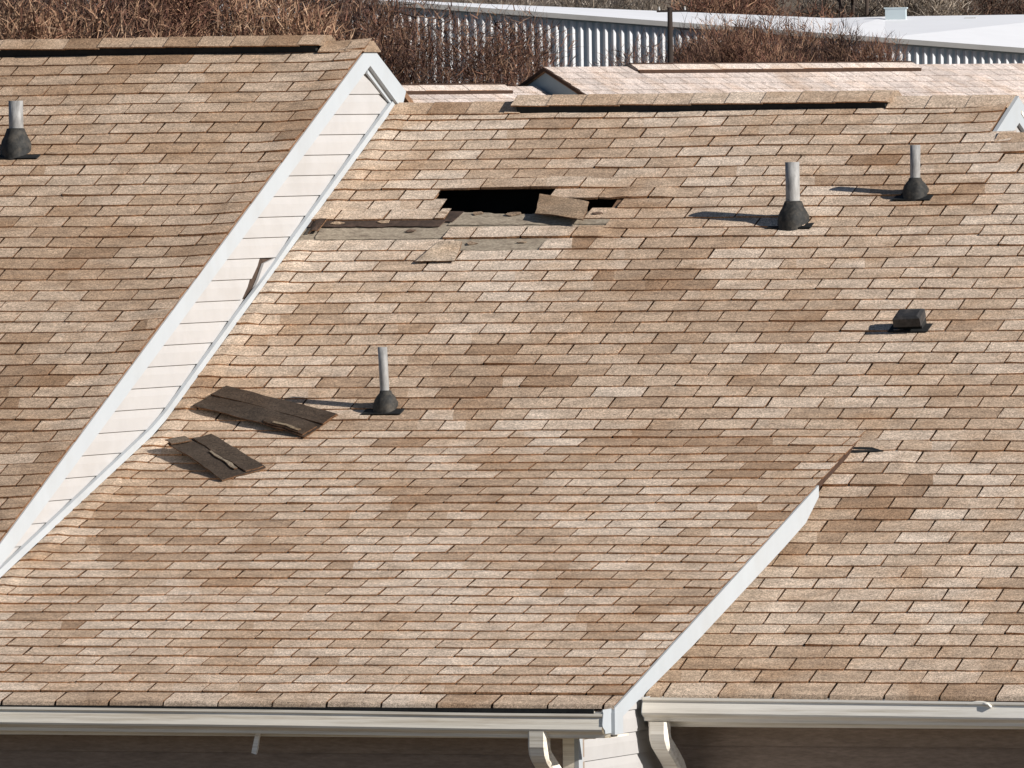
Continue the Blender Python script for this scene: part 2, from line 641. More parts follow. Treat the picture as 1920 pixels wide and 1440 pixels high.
# ================================================================== LEFT HOUSE
A = thing('townhouse', 'left townhouse with the higher tan shingle roof and tall white sided gable end', 'house', (-2, 0, GZ))
A.location = (0, 0, 0)
RYA, RZA = 3.14, 2.165                   # its ridge
YEA = -3.80
XAL = -3.6
mb = MB()
mb.slab([pA(XAL, -.1, -.008), pA(-.285, -.1, -.008), pA(-.285, 61.2, -.008), pA(XAL, 61.2, -.008)][::-1], .035, NU)
roofA = mb.build('roof', M_FELT, None)
locA = roofA.location.copy()
roofA.location = (0, 0, 0)
roofA.data.transform(Matrix.Translation(locA))
roofA.parent = A
tonA = Tones(11, (.86, .815, .765), lambda k: (.15 if k % 2 else .65) * T)

def liftA(X, k):
    d = -.27 - X
    w = .55 + .45 * noise.noise(Vector((k * .45, 3.0, 0)))
    h = .022 * max(0, w) * math.exp(-(d / .14) ** 2) if d < .5 else 0.0
    h += .008 * noise.noise(Vector((X * 1.4, k * .22, 1.3))) * (.6 if k < 20 else 1.0)
    return h

lay_roof(roofA, pA, range(1, 62), lambda k: (.15 if k % 2 else .65) * T, lambda k: (XAL, -.262 + .004 * math.sin(k * 1.7)), tonA, liftA, eave=61, seed=21)

def fA(X, d, h):
    return Vector((X, RYA - d * C1, RZA - d * S1)) + NU * h
NB = Vector((0, S1, C1))
def bA(X, d, h):
    return Vector((X, RYA + d * C1, RZA - d * S1)) + NB * h

mb = MB()
mb.slab([fA(XAL, -.0, -.01), fA(-.285, 0, -.01), bA(-.285, 4.6, -.01), bA(XAL, 4.6, -.01)], .035, NB)
mb.build('back_slope', M_FELT, A)
# ridge vent and its caps
xv = on(600, 78, NU, HA + .03).x
mb = MB()
mb.prism_x([(RYA - .135 * C1, RZA - .135 * S1), (RYA - .150 * C1, RZA - .150 * S1 + .050), (RYA, RZA + .040), (RYA + .150 * C1, RZA - .150 * S1 + .050), (RYA + .135 * C1, RZA - .135 * S1)], XAL, xv)
rv = mb.build('ridge_vent', M_VENT, None)
loc = rv.location.copy(); rv.data.transform(Matrix.Translation(loc)); rv.location = (0, 0, 0); rv.parent = A
ridge_caps(rv, fA, bA, XAL, xv + .03, .052, tonA, w=.140, seed=5)
ridge_caps(roofA, fA, bA, xv + .03, -.262, .010, tonA, w=.15, step=.17, seed=6)

# gable wall: sheathing, boards, rake boards, base trim
def zA(y, off=0.0):
    return .5 * y + HA / C1 + off
def zAb(y, off=0.0):
    return RZA - .5 * (y - RYA) + off
outl = [(-4.2, -6), (8, -6), (8, 8), (-4.2, 8)]
outl = clip(outl, -.5, 1, HA / C1 - .02)            # below the front slope
outl = clip(outl, .5, 1, RZA + .5 * RYA - .02)      # below the back slope
shp = clip(clip(outl, .5, -1, .03), 1 / 3., -1, .03)    # just into the roof of the middle house
mb = MB()
mb.prism_x(shp, XA - .10, XA - .022)
wallA = mb.build('gable_wall', M_SHEATH, None)
loc = wallA.location.copy(); wallA.data.transform(Matrix.Translation(loc)); wallA.location = (0, 0, 0); wallA.parent = A
brd = clip(clip(outl, .5, -1, -.012), 1 / 3., -1, -.012)
tz0, tz1 = .725, .905
def cutA(n, a, b):
    if b > tz0 and a < tz1:
        # boards torn off the trim here: ends cut back along a slanting line
        s = .5 * (XA * 0 + 1)
        y_lo, y_hi = 1.355, 1.545
        # line through (1.33,.74) and (1.545,.90): keep the near side
        return [(1, -(1.545 - 1.345) / (.90 - .745), 1.318 - (1.545 - 1.345) / (.90 - .745) * .745)]
    return None
siding(wallA, XA - .02, 1, brd, -2.0, 2.2, .1155, .011, M_VINYL, cutA)
# bent piece of channel beside the tear
mb = MB()
ptsb = [(1.59, .905), (1.76, .935), (1.68, .845), (1.50, .745), (1.41, .700), (1.420, .745), (1.505, .815)]
mb.add([(XA - .004, y, z) for y, z in ptsb] + [(XA - .018, y, z) for y, z in ptsb], [tuple(range(7)), tuple(range(13, 6, -1))] + [(i, 7 + i, 7 + (i + 1) % 7, (i + 1) % 7) for i in range(7)])
mb.build('bent_channel', M_VINYL, A)
FD = .118                                # depth of the rake board, measured vertically
def rake_poly(y0, y1, z, top, depth):
    return [(y0, z(y0) + top), (y1, z(y1) + top), (y1, z(y1) + top - depth), (y0, z(y0) + top - depth)]
xf0, xf1 = XA - .006, XA + .034
mb = MB()
q = rake_poly(-4.1, RYA, zA, -.016, FD)
q[2] = (RYA, RZA - .016 - FD * 1.06)
mb.prism_x(q[::-1], xf0, xf1)
mb.build('rake_board', M_WHITE, A)
mb = MB()
yb = 3.63
mb.prism_x([(RYA, RZA - .016), (yb + .06, zAb(yb + .06) - .016), (yb - .01, zAb(yb) - .016 - FD * 1.12), (RYA, RZA - .016 - FD * 1.06)][::-1], xf0, xf1)
mb.build('rake_board', M_WHITE, A)
mb = MB()
mb.prism_x([(RYA + .02, RZA - .155), (3.56, zAb(3.56) - .145), (3.56, zAb(3.56) - .175), (RYA + .02, RZA - .185)][::-1], XA - .006, XA + .008)
mb.build('frieze_strip', M_WHITE, A)
# white channel along the foot of the wall
mb = MB()
top = []
for y in [3.56, 3.0, 2.5, 2.0, 1.7, 1.5, 1.2, .8, .4, .1, -.1, -.5, -1, -1.6, -2.3, -3.0, -3.9]:
    zb = max(.5 * y, y / 3.)
    w = .012 if 1.3 < y < 1.75 else 0
    top.append((y, zb + .056 - w * .6, zb + .012))
for (y0, a0, b0), (y1, a1, b1) in zip(top, top[1:]):
    mb.prism_x([(y0, a0), (y1, a1), (y1, b1), (y0, b0)], XA - .006, XA + .017)
mb.build('wall_foot_channel', M_WHITE, A)
# the body under it
mb = MB()
mb.prism_x([(YEA + .45, GZ), (6.6, GZ), (6.6, zAb(6.6) - .1), (RYA, RZA - .1), (YEA + .45, zA(YEA + .45) - .1)][::-1], XAL, XA - .11)
mb.build('wall', M_WALL, A)
# drip edge under the shingle ends of the rake
pb = on(31, 287, NU, HA)
vent_pipe(A, pb, 0, .042, .30, .086, .135, (.165, .095, .02))

# ================================================================== MIDDLE HOUSE
B = thing('townhouse', 'middle townhouse with a storm torn hole in its tan shingle roof', 'house')
RYB, RZB = pU(0, -.80).y, pU(0, -.80).z
def fB(X, d, h):
    return Vector((X, RYB - d * C1, RZB - d * S1)) + NU * h
def bB(X, d, h):
    return Vector((X, RYB + d * C1, RZB - d * S1)) + NB * h

# upper deck, with a real opening where boards and shingles are gone
HK0, HK1, HX0, HX1 = 7.60, 10.40, 1.15 * T, 4.88 * T
mb = MB()
def quad(x0, x1, k0, k1, P=pU, nr=NU, h=-.006, th=.02):
    mb.slab([P(x0, k1, h), P(x1, k1, h), P(x1, k0, h), P(x0, k0, h)], th, nr)
quad(XA - .02, XR - .054, -.8, 3.0)
quad(XA - .02, XR, 3.0, HK0)
quad(XA - .02, HX0, HK0, HK1)
quad(HX1, XR, HK0, HK1)
quad(XA - .02, XR, HK1, KB + .3)
roofB = mb.build('roof', M_FELT, None)
loc = roofB.location.copy(); roofB.data.transform(Matrix.Translation(loc)); roofB.location = (0, 0, 0); roofB.parent = B
mb = MB()
mb.slab([pL(XA - .02, 63.05, -.006), pL(XO, 63.05, -.006), pL(XO, KB, -.006), pL(XA - .02, KB, -.006)], .030, NL)
roofBL = mb.build('lower_roof', M_DECKEDGE, None)
loc = roofBL.location.copy(); roofBL.data.transform(Matrix.Translation(loc)); roofBL.location = (0, 0, 0); roofBL.parent = B
mb = MB()
mb.slab([fB(XA - .02, 0, -.01), fB(XR - .054, 0, -.01), bB(XR - .054, 4.2, -.01), bB(XA - .02, 4.2, -.01)], .03, NB)
mb.build('back_slope', M_FELT, B)
# dark bay between rafters under the opening
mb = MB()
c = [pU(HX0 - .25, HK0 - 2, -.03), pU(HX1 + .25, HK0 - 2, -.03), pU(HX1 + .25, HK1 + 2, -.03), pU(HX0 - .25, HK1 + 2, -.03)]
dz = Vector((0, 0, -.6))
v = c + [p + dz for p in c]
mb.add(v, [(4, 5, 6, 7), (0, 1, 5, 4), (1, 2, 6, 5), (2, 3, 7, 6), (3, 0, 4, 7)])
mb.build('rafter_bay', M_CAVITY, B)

tonB = Tones(5, 1.0)
def liftB(X, k):
    d = X - (XA + .02)
    w = .65 + .35 * noise.noise(Vector((k * .5, 9.0, 0)))
    h = .012 * w * math.exp(-((d - .06) / .06) ** 2) if d < .4 else 0.0
    if k < 9:
        e = max(0.0, X - 2.75) / .8
        h += .016 * e * e * (1 - k / 9.0)
    h += .0055 * noise.noise(Vector((X * 1.1, k * .16, 6.0)))
    return h

holes = {9: [(1.22 * T, 3.38 * T)], 10: [(1.48 * T, 4.86 * T)], 11: [(1.72 * T, 4.42 * T)],
         12: [(-1.2 * T, 5.02 * T)], 13: [(-1.2 * T, 1.93 * T)], 14: [(2.28 * T, 4.02 * T)]}
dkB = {11: .02, 15: 0, 25: -.12, 32: -.1}
jp = lambda k: (.5 * T if k % 2 else 0.0)
def seam(k):
    return jp(k) + math.ceil((XR - jp(k)) / T) * T
# rows that were torn loose have a raised lower edge
def liftB2(X, k):
    h = liftB(X, k)
    if k == 11 and X < 1.8 * T:
        h += .007
    if k == 8 and .9 * T < X < 5.3 * T:
        h += .008 * math.sin((X / T - .9) / 4.4 * math.pi)
    if k == 9 and X > 4.9 * T and X < 6 * T:
        h += .006
    if k == 13 and 1.9 * T < X < 5.1 * T:
        h += .006
    return h
def roofBP(X, k, h=0.0):
    return pU(X, k, h)
nB = lay_roof(roofB, roofBP, range(1, 32), jp, lambda k: (XA + .008, seam(k) if k > 3 else XR - .052), tonB, liftB2, holes, {13: -.14, **dkB}, limit=300, seed=31)
lay_roof(roofBL, pL, range(32, 64), jp, lambda k: (XA + .008, XO + .012 + .004 * math.sin(k * 2.1)), tonB, liftB, None, {32: -.06, 63: .22}, eave=63, limit=0, seed=32)

# what the missing tabs lay bare
mb = MB()
def patch(pts, h=.0015, th=.004):
    """ragged sheet lying on the slope, outline in (tab, course)"""
    top = []
    n = len(pts)
    for i in range(n):
        (x0, k0), (x1, k1) = pts[i], pts[(i + 1) % n]
        ln = math.hypot((x1 - x0) * T, (k1 - k0) * R)
        m = max(1, int(ln / .045))
        for j in range(m):
            u = j / m
            top.append(pU((x0 + (x1 - x0) * u) * T + U_(-.006, .006), k0 + (k1 - k0) * u + U_(-.05, .05), h + U_(0, .002)))
    return MB().slab(top, th, NU)
patch([(-1.1, 13.08), (5.1, 13.08), (5.1, 10.9), (5.0, 10.2), (-1.1, 10.9)], -.0025).build('worn_headlap', M_WORN, roofB)
patch([(-.62, 12.80), (2.0, 12.80), (2.0, 11.75), (-.70, 11.75)], .003).build('worn_headlap', M_WORN, roofB)
patch([(1.86, 11.5), (5.08, 11.5), (5.0, 10.75), (3.4, 10.62), (1.9, 10.18)], .003).build('worn_headlap', M_WORN, roofB)
patch([(2.2, 14.0), (4.08, 14.0), (4.08, 12.9), (2.2, 12.9)], .003).build('worn_headlap', M_WORN, roofB)
patch([(-.95, 11.62), (1.72, 11.66), (1.78, 10.9), (-.95, 10.92)], .007, .004).build('torn_felt_or_gap', M_TORN, roofB)
patch([(1.3, 11.25), (1.92, 11.2), (2.0, 10.2), (1.5, 10.15)], .006, .004).build('torn_felt_or_gap', M_TORN, roofB)
def loose_tab(parent, cs, col, th=.006, name='torn_shingle', bow=.0, mat=None, nx=7, ny=4, label=None):
    """stiff, slightly bent sheet between four corners (3d, clockwise from upper left)"""
    a, b, c_, d = [Vector(p) for p in cs]
    V, F, Cc = [], [], []
    nr = (b - a).cross(d - a).normalized()
    if nr.z < 0: nr = -nr
    for lay in (0, 1):
        for j in range(ny + 1):
            for i in range(nx + 1):
                u, w = i / nx, j / ny
                p = (a * (1 - u) + b * u) * (1 - w) + (d * (1 - u) + c_ * u) * w
                p = p + nr * (bow * math.sin(u * math.pi) * (.5 + w) - lay * th + .006 * noise.noise(p * 7))
                e = .011 if (i in (0, nx) or j in (0, ny)) else 0
                p = p + Vector((noise.noise(p * 23) * e, noise.noise(p * 27 + Vector((3, 1, 2))) * e, 0))
                V.append(p)
    m = (nx + 1) * (ny + 1)
    for j in range(ny):
        for i in range(nx):
            o = j * (nx + 1) + i
            F.append((o, o + nx + 1, o + nx + 2, o + 1)); Cc.append(Vector(col))
            F.append((m + o, m + o + 1, m + o + nx + 2, m + o + nx + 1)); Cc.append(Vector(col) * .5)
    edge = [i for i in range(nx + 1)] + [j * (nx + 1) + nx for j in range(1, ny + 1)] + [ny * (nx + 1) + i for i in range(nx - 1, -1, -1)] + [j * (nx + 1) for j in range(ny - 1, 0, -1)]
    for i in range(len(edge)):
        e0, e1 = edge[i], edge[(i + 1) % len(edge)]
        F.append((e0, e1, m + e1, m + e0)); Cc.append(Vector(SIDE) * .9)
    c = sum(V, Vector()) / len(V)
    return mesh(name, [v - c for v in V], F, mat or M_SH, parent, c, Cc)
PU = lambda x, y, h=0.0: on(x, y, NU, h)
patch([(12.60, 33.18), (12.95, 33.10), (13.25, 32.98), (13.0, 32.74), (12.6, 32.62)], .012, .005).build('torn_felt_or_gap', M_VENT, roofB)  # black patch painting the dark gap beside the rake, no felt here
loose_tab(roofB, [PU(1013, 363, .018), PU(1104, 378, .018), PU(1093, 412, .050), PU(1003, 400, .044)], (.27, .195, .13), bow=.004)
loose_tab(roofB, [PU(822, 452, .012), PU(866, 452, .012), PU(852, 489, .018), PU(778, 491, .020)], (.50, .40, .30), bow=.003)
loose_tab(roofB, [PU(592, 413, .012), PU(612, 410, .035), PU(596, 432, .020), PU(576, 437, .010)], (.06, .04, .03), bow=.01, nx=4, ny=3)

rg_ = random.Random(77)
for (tx, tk, sz) in ((1.35, 10.9, .05), (2.3, 10.45, .04), (3.05, 10.55, .05), (-.4, 11.3, .045), (.55, 11.2, .05), (1.2, 12.1, .035), (2.6, 13.4, .04), (3.6, 13.3, .035), (4.7, 10.6, .045), (1.6, 10.4, .05)):
    pts = []
    for i in range(7):
        a_ = 6.283 * i / 7
        r_ = sz * rg_.uniform(.45, 1.1)
        pts.append((tx + math.cos(a_) * r_ / T, tk + math.sin(a_) * r_ * .5 / R))
    top = [pU(x_ * T, k_, .010 + rg_.uniform(0, .006)) for x_, k_ in pts]
    cc = rg_.choice(((.40, .30, .21), (.16, .11, .08), (.28, .21, .15)))
    MB().slab(top, .004, NU, cc).build('shingle_scrap', M_SH, roofB, cols=True)
# ridge: caps left, raised vent in the middle, caps right
xv0, xv1 = on(972, 203, NU, .02).x, on(1662, 194, NU, .02).x
mb = MB()
mb.prism_x([(RYB - .150 * C1, RZB - .150 * S1), (RYB - .165 * C1, RZB - .165 * S1 + .048), (RYB, RZB + .038), (RYB + .165 * C1, RZB - .165 * S1 + .048), (RYB + .150 * C1, RZB - .150 * S1)], xv0, xv1)
rvB = mb.build('ridge_vent', M_VENT, None)
loc = rvB.location.copy(); rvB.data.transform(Matrix.Translation(loc)); rvB.location = (0, 0, 0); rvB.parent = B
ridge_caps(roofB, fB, bB, XA + .03, xv0 + .02, .012, tonB, w=.165, step=.24, seed=8)
ridge_caps(rvB, fB, bB, xv0 - .02, xv1 + .02, .050, tonB, w=.152, step=.22, seed=9)
ridge_caps(roofB, fB, bB, xv1 + .02, XR - .05, .012, tonB, w=.165, step=.24, seed=10)

# end wall above the lower roof of the right house
def zB(y): return .5 * y
def zBb(y): return RZB - .5 * (y - RYB)
mb = MB()
mb.prism_x([(RYB, RZB - .02), (2.9, 1.43), (2.9, 1.2), (4.4, 1.2), (4.4, zBb(4.4) - .02)], XR - .10, XR - .054)
mb.build('gable_wall', M_VINYL, B)
for sgn in (1,):
    mb = MB()
    mb.prism_x([(RYB, RZB - .002), (2.98, zB(2.98) - .002), (2.98, zB(2.98) - .15), (RYB, RZB - .155)], XR - .052, XR - .028)
    mb.build('rake_board', M_WHITE, B)
    mb = MB()
    mb.prism_x([(RYB, RZB - .012), (RYB, RZB - .155), (4.3, zBb(4.3) - .15), (4.3, zBb(4.3) - .012)], XR - .052, XR - .028)
    mb.build('rake_board', M_WHITE, B)
    mb = MB()
    mb.prism_x([(RYB + .03, RZB - .085), (RYB + .03, RZB - .103), (4.3, zBb(4.3) - .098), (4.3, zBb(4.3) - .08)], XR - .028, XR - .023)
    mb.build('rake_moulding', M_GUTC, B)

# white rake board of the lower roof, bare wood edge above it
mb = MB()
lo = [(-.80, -.335), (-1.01, -.468), (-1.35, -.585), (-2.74, -1.038), (-3.49, -1.263), (-3.90, -1.392)]
upl = [(y, y / 3. - .008) for y, _ in lo]
for i in range(len(lo) - 1):
    mb.prism_x([lo[i], upl[i], upl[i + 1], lo[i + 1]][::-1], XO - .012, XO + .012)
mb.build('rake_board', M_WHITE, B)
YE = -3.90
mb = MB()
mb.prism_x([(YE + .115, -1.33), (YE + .115, -1.442), (YE - .005, -1.442), (YE - .005, -1.33)], XO - .10, XO + .014)
mb.build('eave_return', M_WHITE, B)

def gutter(parent, x0, x1, y, ztop, mat, front=.125, hgt=.125, name='gutter', fall=0.0):
    """K-style gutter hung at y; the lip is at y - front"""
    pr = [(0, 0), (0, -hgt), (-front * .72, -hgt), (-front * .75, -hgt * .86), (-front * .86, -hgt * .80), (-front * 1.0, -hgt * .72), (-front * 1.03, -hgt * .64), (-front * .98, -hgt * .42), (-front * .91, -hgt * .16), (-front * .97, -hgt * .10), (-front * .96, 0), (-front + .016, -.003),
          (-front + .016, -.012), (-front + .018, -.016), (-front + .014, -hgt * .55), (-front * .7 + .006, -hgt + .006), (-.006, -hgt + .006), (-.006, 0)]
    pts = [(y + a, ztop + b) for a, b in pr]
    n = len(pts)
    V, F = [], []
    xs = [x0 + (x1 - x0) * i / 18 for i in range(19)]
    for X in xs:
        sag = .0035 * noise.noise(Vector((X * .8, y, 2))) - fall * (X - x0) / (x1 - x0)
        V += [(X, a, b + sag) for a, b in pts]
    for i in range(18):
        for j in range(n):
            k = (j + 1) % n
            F.append((i * n + j, i * n + k, (i + 1) * n + k, (i + 1) * n + j))
    mb = MB().add(V, F)
    o = mb.build(name, mat, parent)
    off = -o.location
    for X, d in ((x0, -1), (x1, 1)):
        cap = MB().prism_x([(y + a, ztop + b) for a, b in pr[:11]], X - .004 * (d < 0), X + .004 * (d > 0))
        c = cap.build('end_cap', M_WHITE, None)
        c.parent = o; c.location = c.location + off
    return o

def downspout(parent, X, path, w, d, mat):
    """rectangular pipe swept along a path of (y, z)"""
    V, F = [], []
    n = len(path)
    for i, (y, z) in enumerate(path):
        a = path[max(0, i - 1)]; b = path[min(n - 1, i + 1)]
        t = Vector((0, b[0] - a[0], b[1] - a[1])).normalized()
        nn = Vector((0, -t.z, t.y))
        p = Vector((X, y, z))
        r = .012
        for ux, un in ((-w + r, -d), (w - r, -d), (w, -d + r), (w, d - r), (w - r, d), (-w + r, d), (-w, d - r), (-w, -d + r)):
            V.append(p + Vector((ux, 0, 0)) + nn * un)
    for i in range(n - 1):
        for j in range(8):
            k = (j + 1) % 8
            F.append((i * 8 + j, i * 8 + k, (i + 1) * 8 + k, (i + 1) * 8 + j))
    F.append(tuple(range(7, -1, -1)))
    F.append(tuple((n - 1) * 8 + j for j in range(8)))
    return MB().add(V, F).build('downspout', mat, parent)

ZE = -1.305
gutter(B, XA - .2, XO - .01, YE, ZE - .004, M_GUT, fall=.022)
MB().box((XA, YE - .001, ZE - .07), (XO - .10, YE - .012, ZE - .008)).build('gutter_gap_shade', M_VENT, B)  # dark strip added to paint the shade inside the gutter
downspout(B, 3.49, [(-3.985, -1.42), (-3.985, -1.50), (-3.975, -1.53), (-3.955, -1.555), (-3.80, -1.655), (-3.74, -1.69), (-3.70, -1.73), (-3.69, -1.78), (-3.69, -3.4), (-3.69, GZ + .1)], .050, .040, M_GUT)
mb = MB()
mb.box((XA, YE, ZE - .16), (XO - .10, YE + .02, ZE - .02))
mb.build('fascia', M_GUT, B)
mb = MB()
mb.box((XA, YE + .02, ZE - .155), (XO - .02, -3.62, ZE - .145))
mb.build('soffit', M_GUT, B)
# front wall with brown lap siding, white corner and white side wall
YW = -3.60
mb = MB()
mb.box((XA, YW, GZ), (XR, YW + .1, ZE - .14))
mb.prism_x([(YW + .1, GZ), (-1.2, GZ), (-1.2, -.50), (YW + .1, -1.24)], XR - .11, XR - .012)
wB = mb.build('wall', M_WALL, None)
loc = wB.location.copy(); wB.data.transform(Matrix.Translation(loc)); wB.location = (0, 0, 0); wB.parent = B
for i in range(9):
    z1 = -1.452 - i * .1155
    MB().prism_x([(YW, z1), (YW - .004, z1), (YW - .018, z1 - .114), (YW, z1 - .114)][::-1], XA, XR - .075).build('siding_board', M_BROWN, wB)
MB().box((XR - .072, YW - .022, GZ), (XR + .010, YW, ZE - .15)).build('corner_board', M_GUT, B)
MB().box((XR - .008, YW - .0225, GZ), (XR + .016, YW + .035, ZE - .15)).build('corner_board', M_WHITE, B)
sw = [(YW + .036, -3.2), (-1.2, -3.2), (-1.2, -.66), (YW + .036, -1.46 + .0)]
siding(wB, XR - .012, 1, [(YW + .036, -2.6), (-1.3, -2.6), (-1.3, -.70), (YW + .036, -1.235)], -2.6, -.7, .1155, .011, M_VINYL)

# pipes and the small square vent on the middle roof
vent_pipe(B, PU(1487, 419), 0, .040, .345, .081, .120, (.130, .078, .02))
vent_pipe(B, PU(723, 768), 0, .026, .345, .066, .100, (.115, .078, .02), (-.014, 0))
vent_pipe(B, PU(1716, 367), 0, .029, .285, .070, .096, (.110, .076, .02), (.004, 0))
# box vent: neck and hood
bv = PU(1712, 612)
mb = MB()
def rp(u, d, h):
    return bv + Vector((u, 0, 0)) + Vector((0, -C1, -S1)) * d + NU * h
ring = [rp(-.070, .05, 0), rp(.070, .05, 0), rp(.070, -.03, 0), rp(-.070, -.03, 0)]
mb.slab([p + NU * .085 for p in ring], .090, NU)
nk = mb.build('roof_vent', M_PLATE, B)
off = -nk.location
mb = MB()
hd = [rp(-.078, .090, .090), rp(.080, .088, .094), rp(.078, -.020, .098), rp(-.074, -.022, .092)]
mb.slab(hd, .048, NU)
ins = [rp(-.060, .074, .100), rp(.060, .074, .104), rp(.060, -.008, .106), rp(-.060, -.008, .102)]
mb.add(hd + ins, [(0, 1, 5, 4), (1, 2, 6, 5), (2, 3, 7, 6), (3, 0, 4, 7), (4, 5, 6, 7)])
o = mb.build('vent_hood', M_HOOD, None); o.parent = nk; o.location = o.location + off
mb = MB()
mb.slab([rp(-.12, .085, .013), rp(.11, .085, .013), rp(.11, -.02, .008), rp(-.12, -.02, .008)], .004, NU)
o = mb.build('vent_flashing', M_PLATE, None); o.parent = nk; o.location = o.location + off

# ================================================================== RIGHT HOUSE
Cc_ = thing('townhouse', 'right townhouse with the lower ridge and gutter stopping short of its neighbour', 'house')
XCR = 8.2
mb = MB()
mb.slab([pU(XR - .02, 53.8, -.008), pU(XCR, 53.8, -.008), pU(XCR, 3.2, -.008), pU(XR, 3.2, -.008), pU(XR, 31, -.008), pU(XR - .02, 31, -.008)], .03, NU)
roofC = mb.build('roof', M_FELT, None)
loc = roofC.location.copy(); roofC.data.transform(Matrix.Translation(loc)); roofC.location = (0, 0, 0); roofC.parent = Cc_
tonC = Tones(8, 1.0)
def liftC(X, k):
    h = .0055 * noise.noise(Vector((X * 1.1, k * .16, 6.0)))
    if 33 <= k <= 36 and X < 4.25:
        h += .006
    return h
lay_roof(roofC, pU, range(4, 55), jp, lambda k: (seam(k) if k < 32 else XR + .004, XCR), tonB, liftC, None, {33: -.08, 45: -.10, 49: -.2, 50: -.2, 51: -.18, 52: -.15, 53: -.12, 54: .0}, eave=54, limit=300, seed=41)
RYC, RZC = pU(0, 3.0).y, pU(0, 3.0).z
def fC(X, d, h): return Vector((X, RYC - d * C1, RZC - d * S1)) + NU * h
def bC(X, d, h): return Vector((X, RYC + d * C1, RZC - d * S1)) + NB * h
mb = MB()
mb.slab([fC(XR + .014, 0, -.012), fC(XCR, 0, -.012), bC(XCR, 4.0, -.012), bC(XR + .014, 4.0, -.012)], .03, NB)
mb.build('back_slope', M_FELT, Cc_)
ridge_caps(roofC, fC, bC, XR + .02, XCR, .012, tonC, w=.13, step=.25, seed=14)
YC = -2.622
gutter(Cc_, XR + .035, XCR, YC, -1.312, M_GUTC, fall=.030)
MB().box((XR + .04, YC - .012, -1.37), (XCR, YC - .001, -1.325)).build('gutter_gap_shade', M_DECKEDGE, Cc_)  # same added dark strip, painting the shade behind this lip
mb = MB(); mb.box((XR + .02, YC, -1.47), (XCR, YC + .02, -1.335)); mb.build('fascia', M_GUTC, Cc_)
mb = MB(); mb.box((XR + .02, YC + .02, -1.47), (XCR, -2.2, -1.46)); mb.build('soffit', M_GUTC, Cc_)
downspout(Cc_, 3.665, [(-2.705, -1.44), (-2.705, -1.50), (-2.698, -1.525), (-2.68, -1.55), (-2.56, -1.63), (-2.50, -1.675), (-2.465, -1.715), (-2.455, -1.76), (-2.455, -3.4), (-2.455, GZ + .1)], .050, .040, M_GUTC)
YWC = -2.28
mb = MB()
mb.box((XR + .02, YWC, GZ), (XCR, YWC + .1, -1.30))
wC = mb.build('wall', M_WALL, None)
loc = wC.location.copy(); wC.data.transform(Matrix.Translation(loc)); wC.location = (0, 0, 0); wC.parent = Cc_
for i in range(9):
    z1 = -1.472 - i * .1155
    MB().prism_x([(YWC, z1), (YWC - .004, z1), (YWC - .018, z1 - .114), (YWC, z1 - .114)][::-1], XR + .02, XCR).build('siding_board', M_BROWN, wC)

# ================================================================== LOOSE THINGS ON THE ROOFS
def debris(cs, label, bow, strip):
    o = loose_tab(None, cs, (.056, .041, .030), .006, 'loose_shingle', bow, M_BACK, 16, 10)
    tag(o, label, 'shingle', 'torn shingles lying loose on the middle roof')
    a, b, c_, d = [Vector(p) for p in cs]
    nr = (b - a).cross(d - a).normalized()
    if nr.z < 0: nr = -nr
    for (u0, u1, w0, w1, h, col, nm) in strip:
        f = lambda u, w: (a * (1 - u) + b * u) * (1 - w) + (d * (1 - u) + c_ * u) * w + nr * (h + bow * math.sin(u * math.pi) * (.5 + w))
        s = loose_tab(None, [f(u0, w0), f(u1, w0), f(u1, w1), f(u0, w1)], col, .007, nm, .002, M_BACK, 8, 3)
        s.parent = o; s.location = s.location - o.location
    return o
PL = lambda x, y, h=0.0: on(x, y, NL, h)
debris([PU(426, 724, .022), PU(634, 777, .014), PL(571, 819, .016), PU(360, 761, .026)],
       'larger dark upturned shingle piece, reached by the slim vent pipe shadow', .009,
       [(.0, 1.0, .02, .46, .008, (.066, .048, .035), 'shingle_layer'), (.62, .98, .60, .97, .008, (.060, .044, .032), 'shingle_layer'), (.70, .93, .86, .94, .014, (.20, .16, .11), 'sealant_strip')])
debris([PL(397, 815, .050), PL(500, 876, .016), PL(416, 901, .012), PL(312, 831, .062)],
       'smaller dark upturned shingle piece with curled end, nearest the white gable wall', .010,
       [(.02, .98, .03, .45, .009, (.064, .047, .034), 'shingle_layer'), (.42, .88, .50, .58, .009, (.21, .17, .125), 'sealant_strip'), (-.02, .10, .55, 1.0, .016, (.11, .085, .063), 'curled_end')])

# twisted scrap at the gutter of the right house
p0 = on(1806, 1309, (0, 1, 0), -2.74)
mb = MB()
pts = []
for i in range(9):
    u = i / 8
    pts.append(Vector((p0.x + .01 + .145 * u, -2.728 + .012 * math.sin(u * 5), -1.337 + .006 * math.sin(u * math.pi) * (1.2 - .4 * u) - (.012 if u > .9 else 0))))
V, F = [], []
for i, p in enumerate(pts):
    w = .005 + .005 * math.sin(math.pi * (i + .5) / 9)
    V += [p + Vector((0, -.014, -w)), p + Vector((0, -.010, w * .7)), p + Vector((0, .012, w)), p + Vector((0, .008, -w * .8))]
for i in range(8):
    for j in range(4):
        k = (j + 1) % 4
        F.append((i * 4 + j, i * 4 + k, i * 4 + 4 + k, i * 4 + 4 + j))
F += [(3, 2, 1, 0), (32, 33, 34, 35)]
mb.add(V, F)
tag(mb.build('trim_scrap', M_GUTC, None, True), 'small crumpled white scrap caught on the lip of the right gutter', 'scrap')
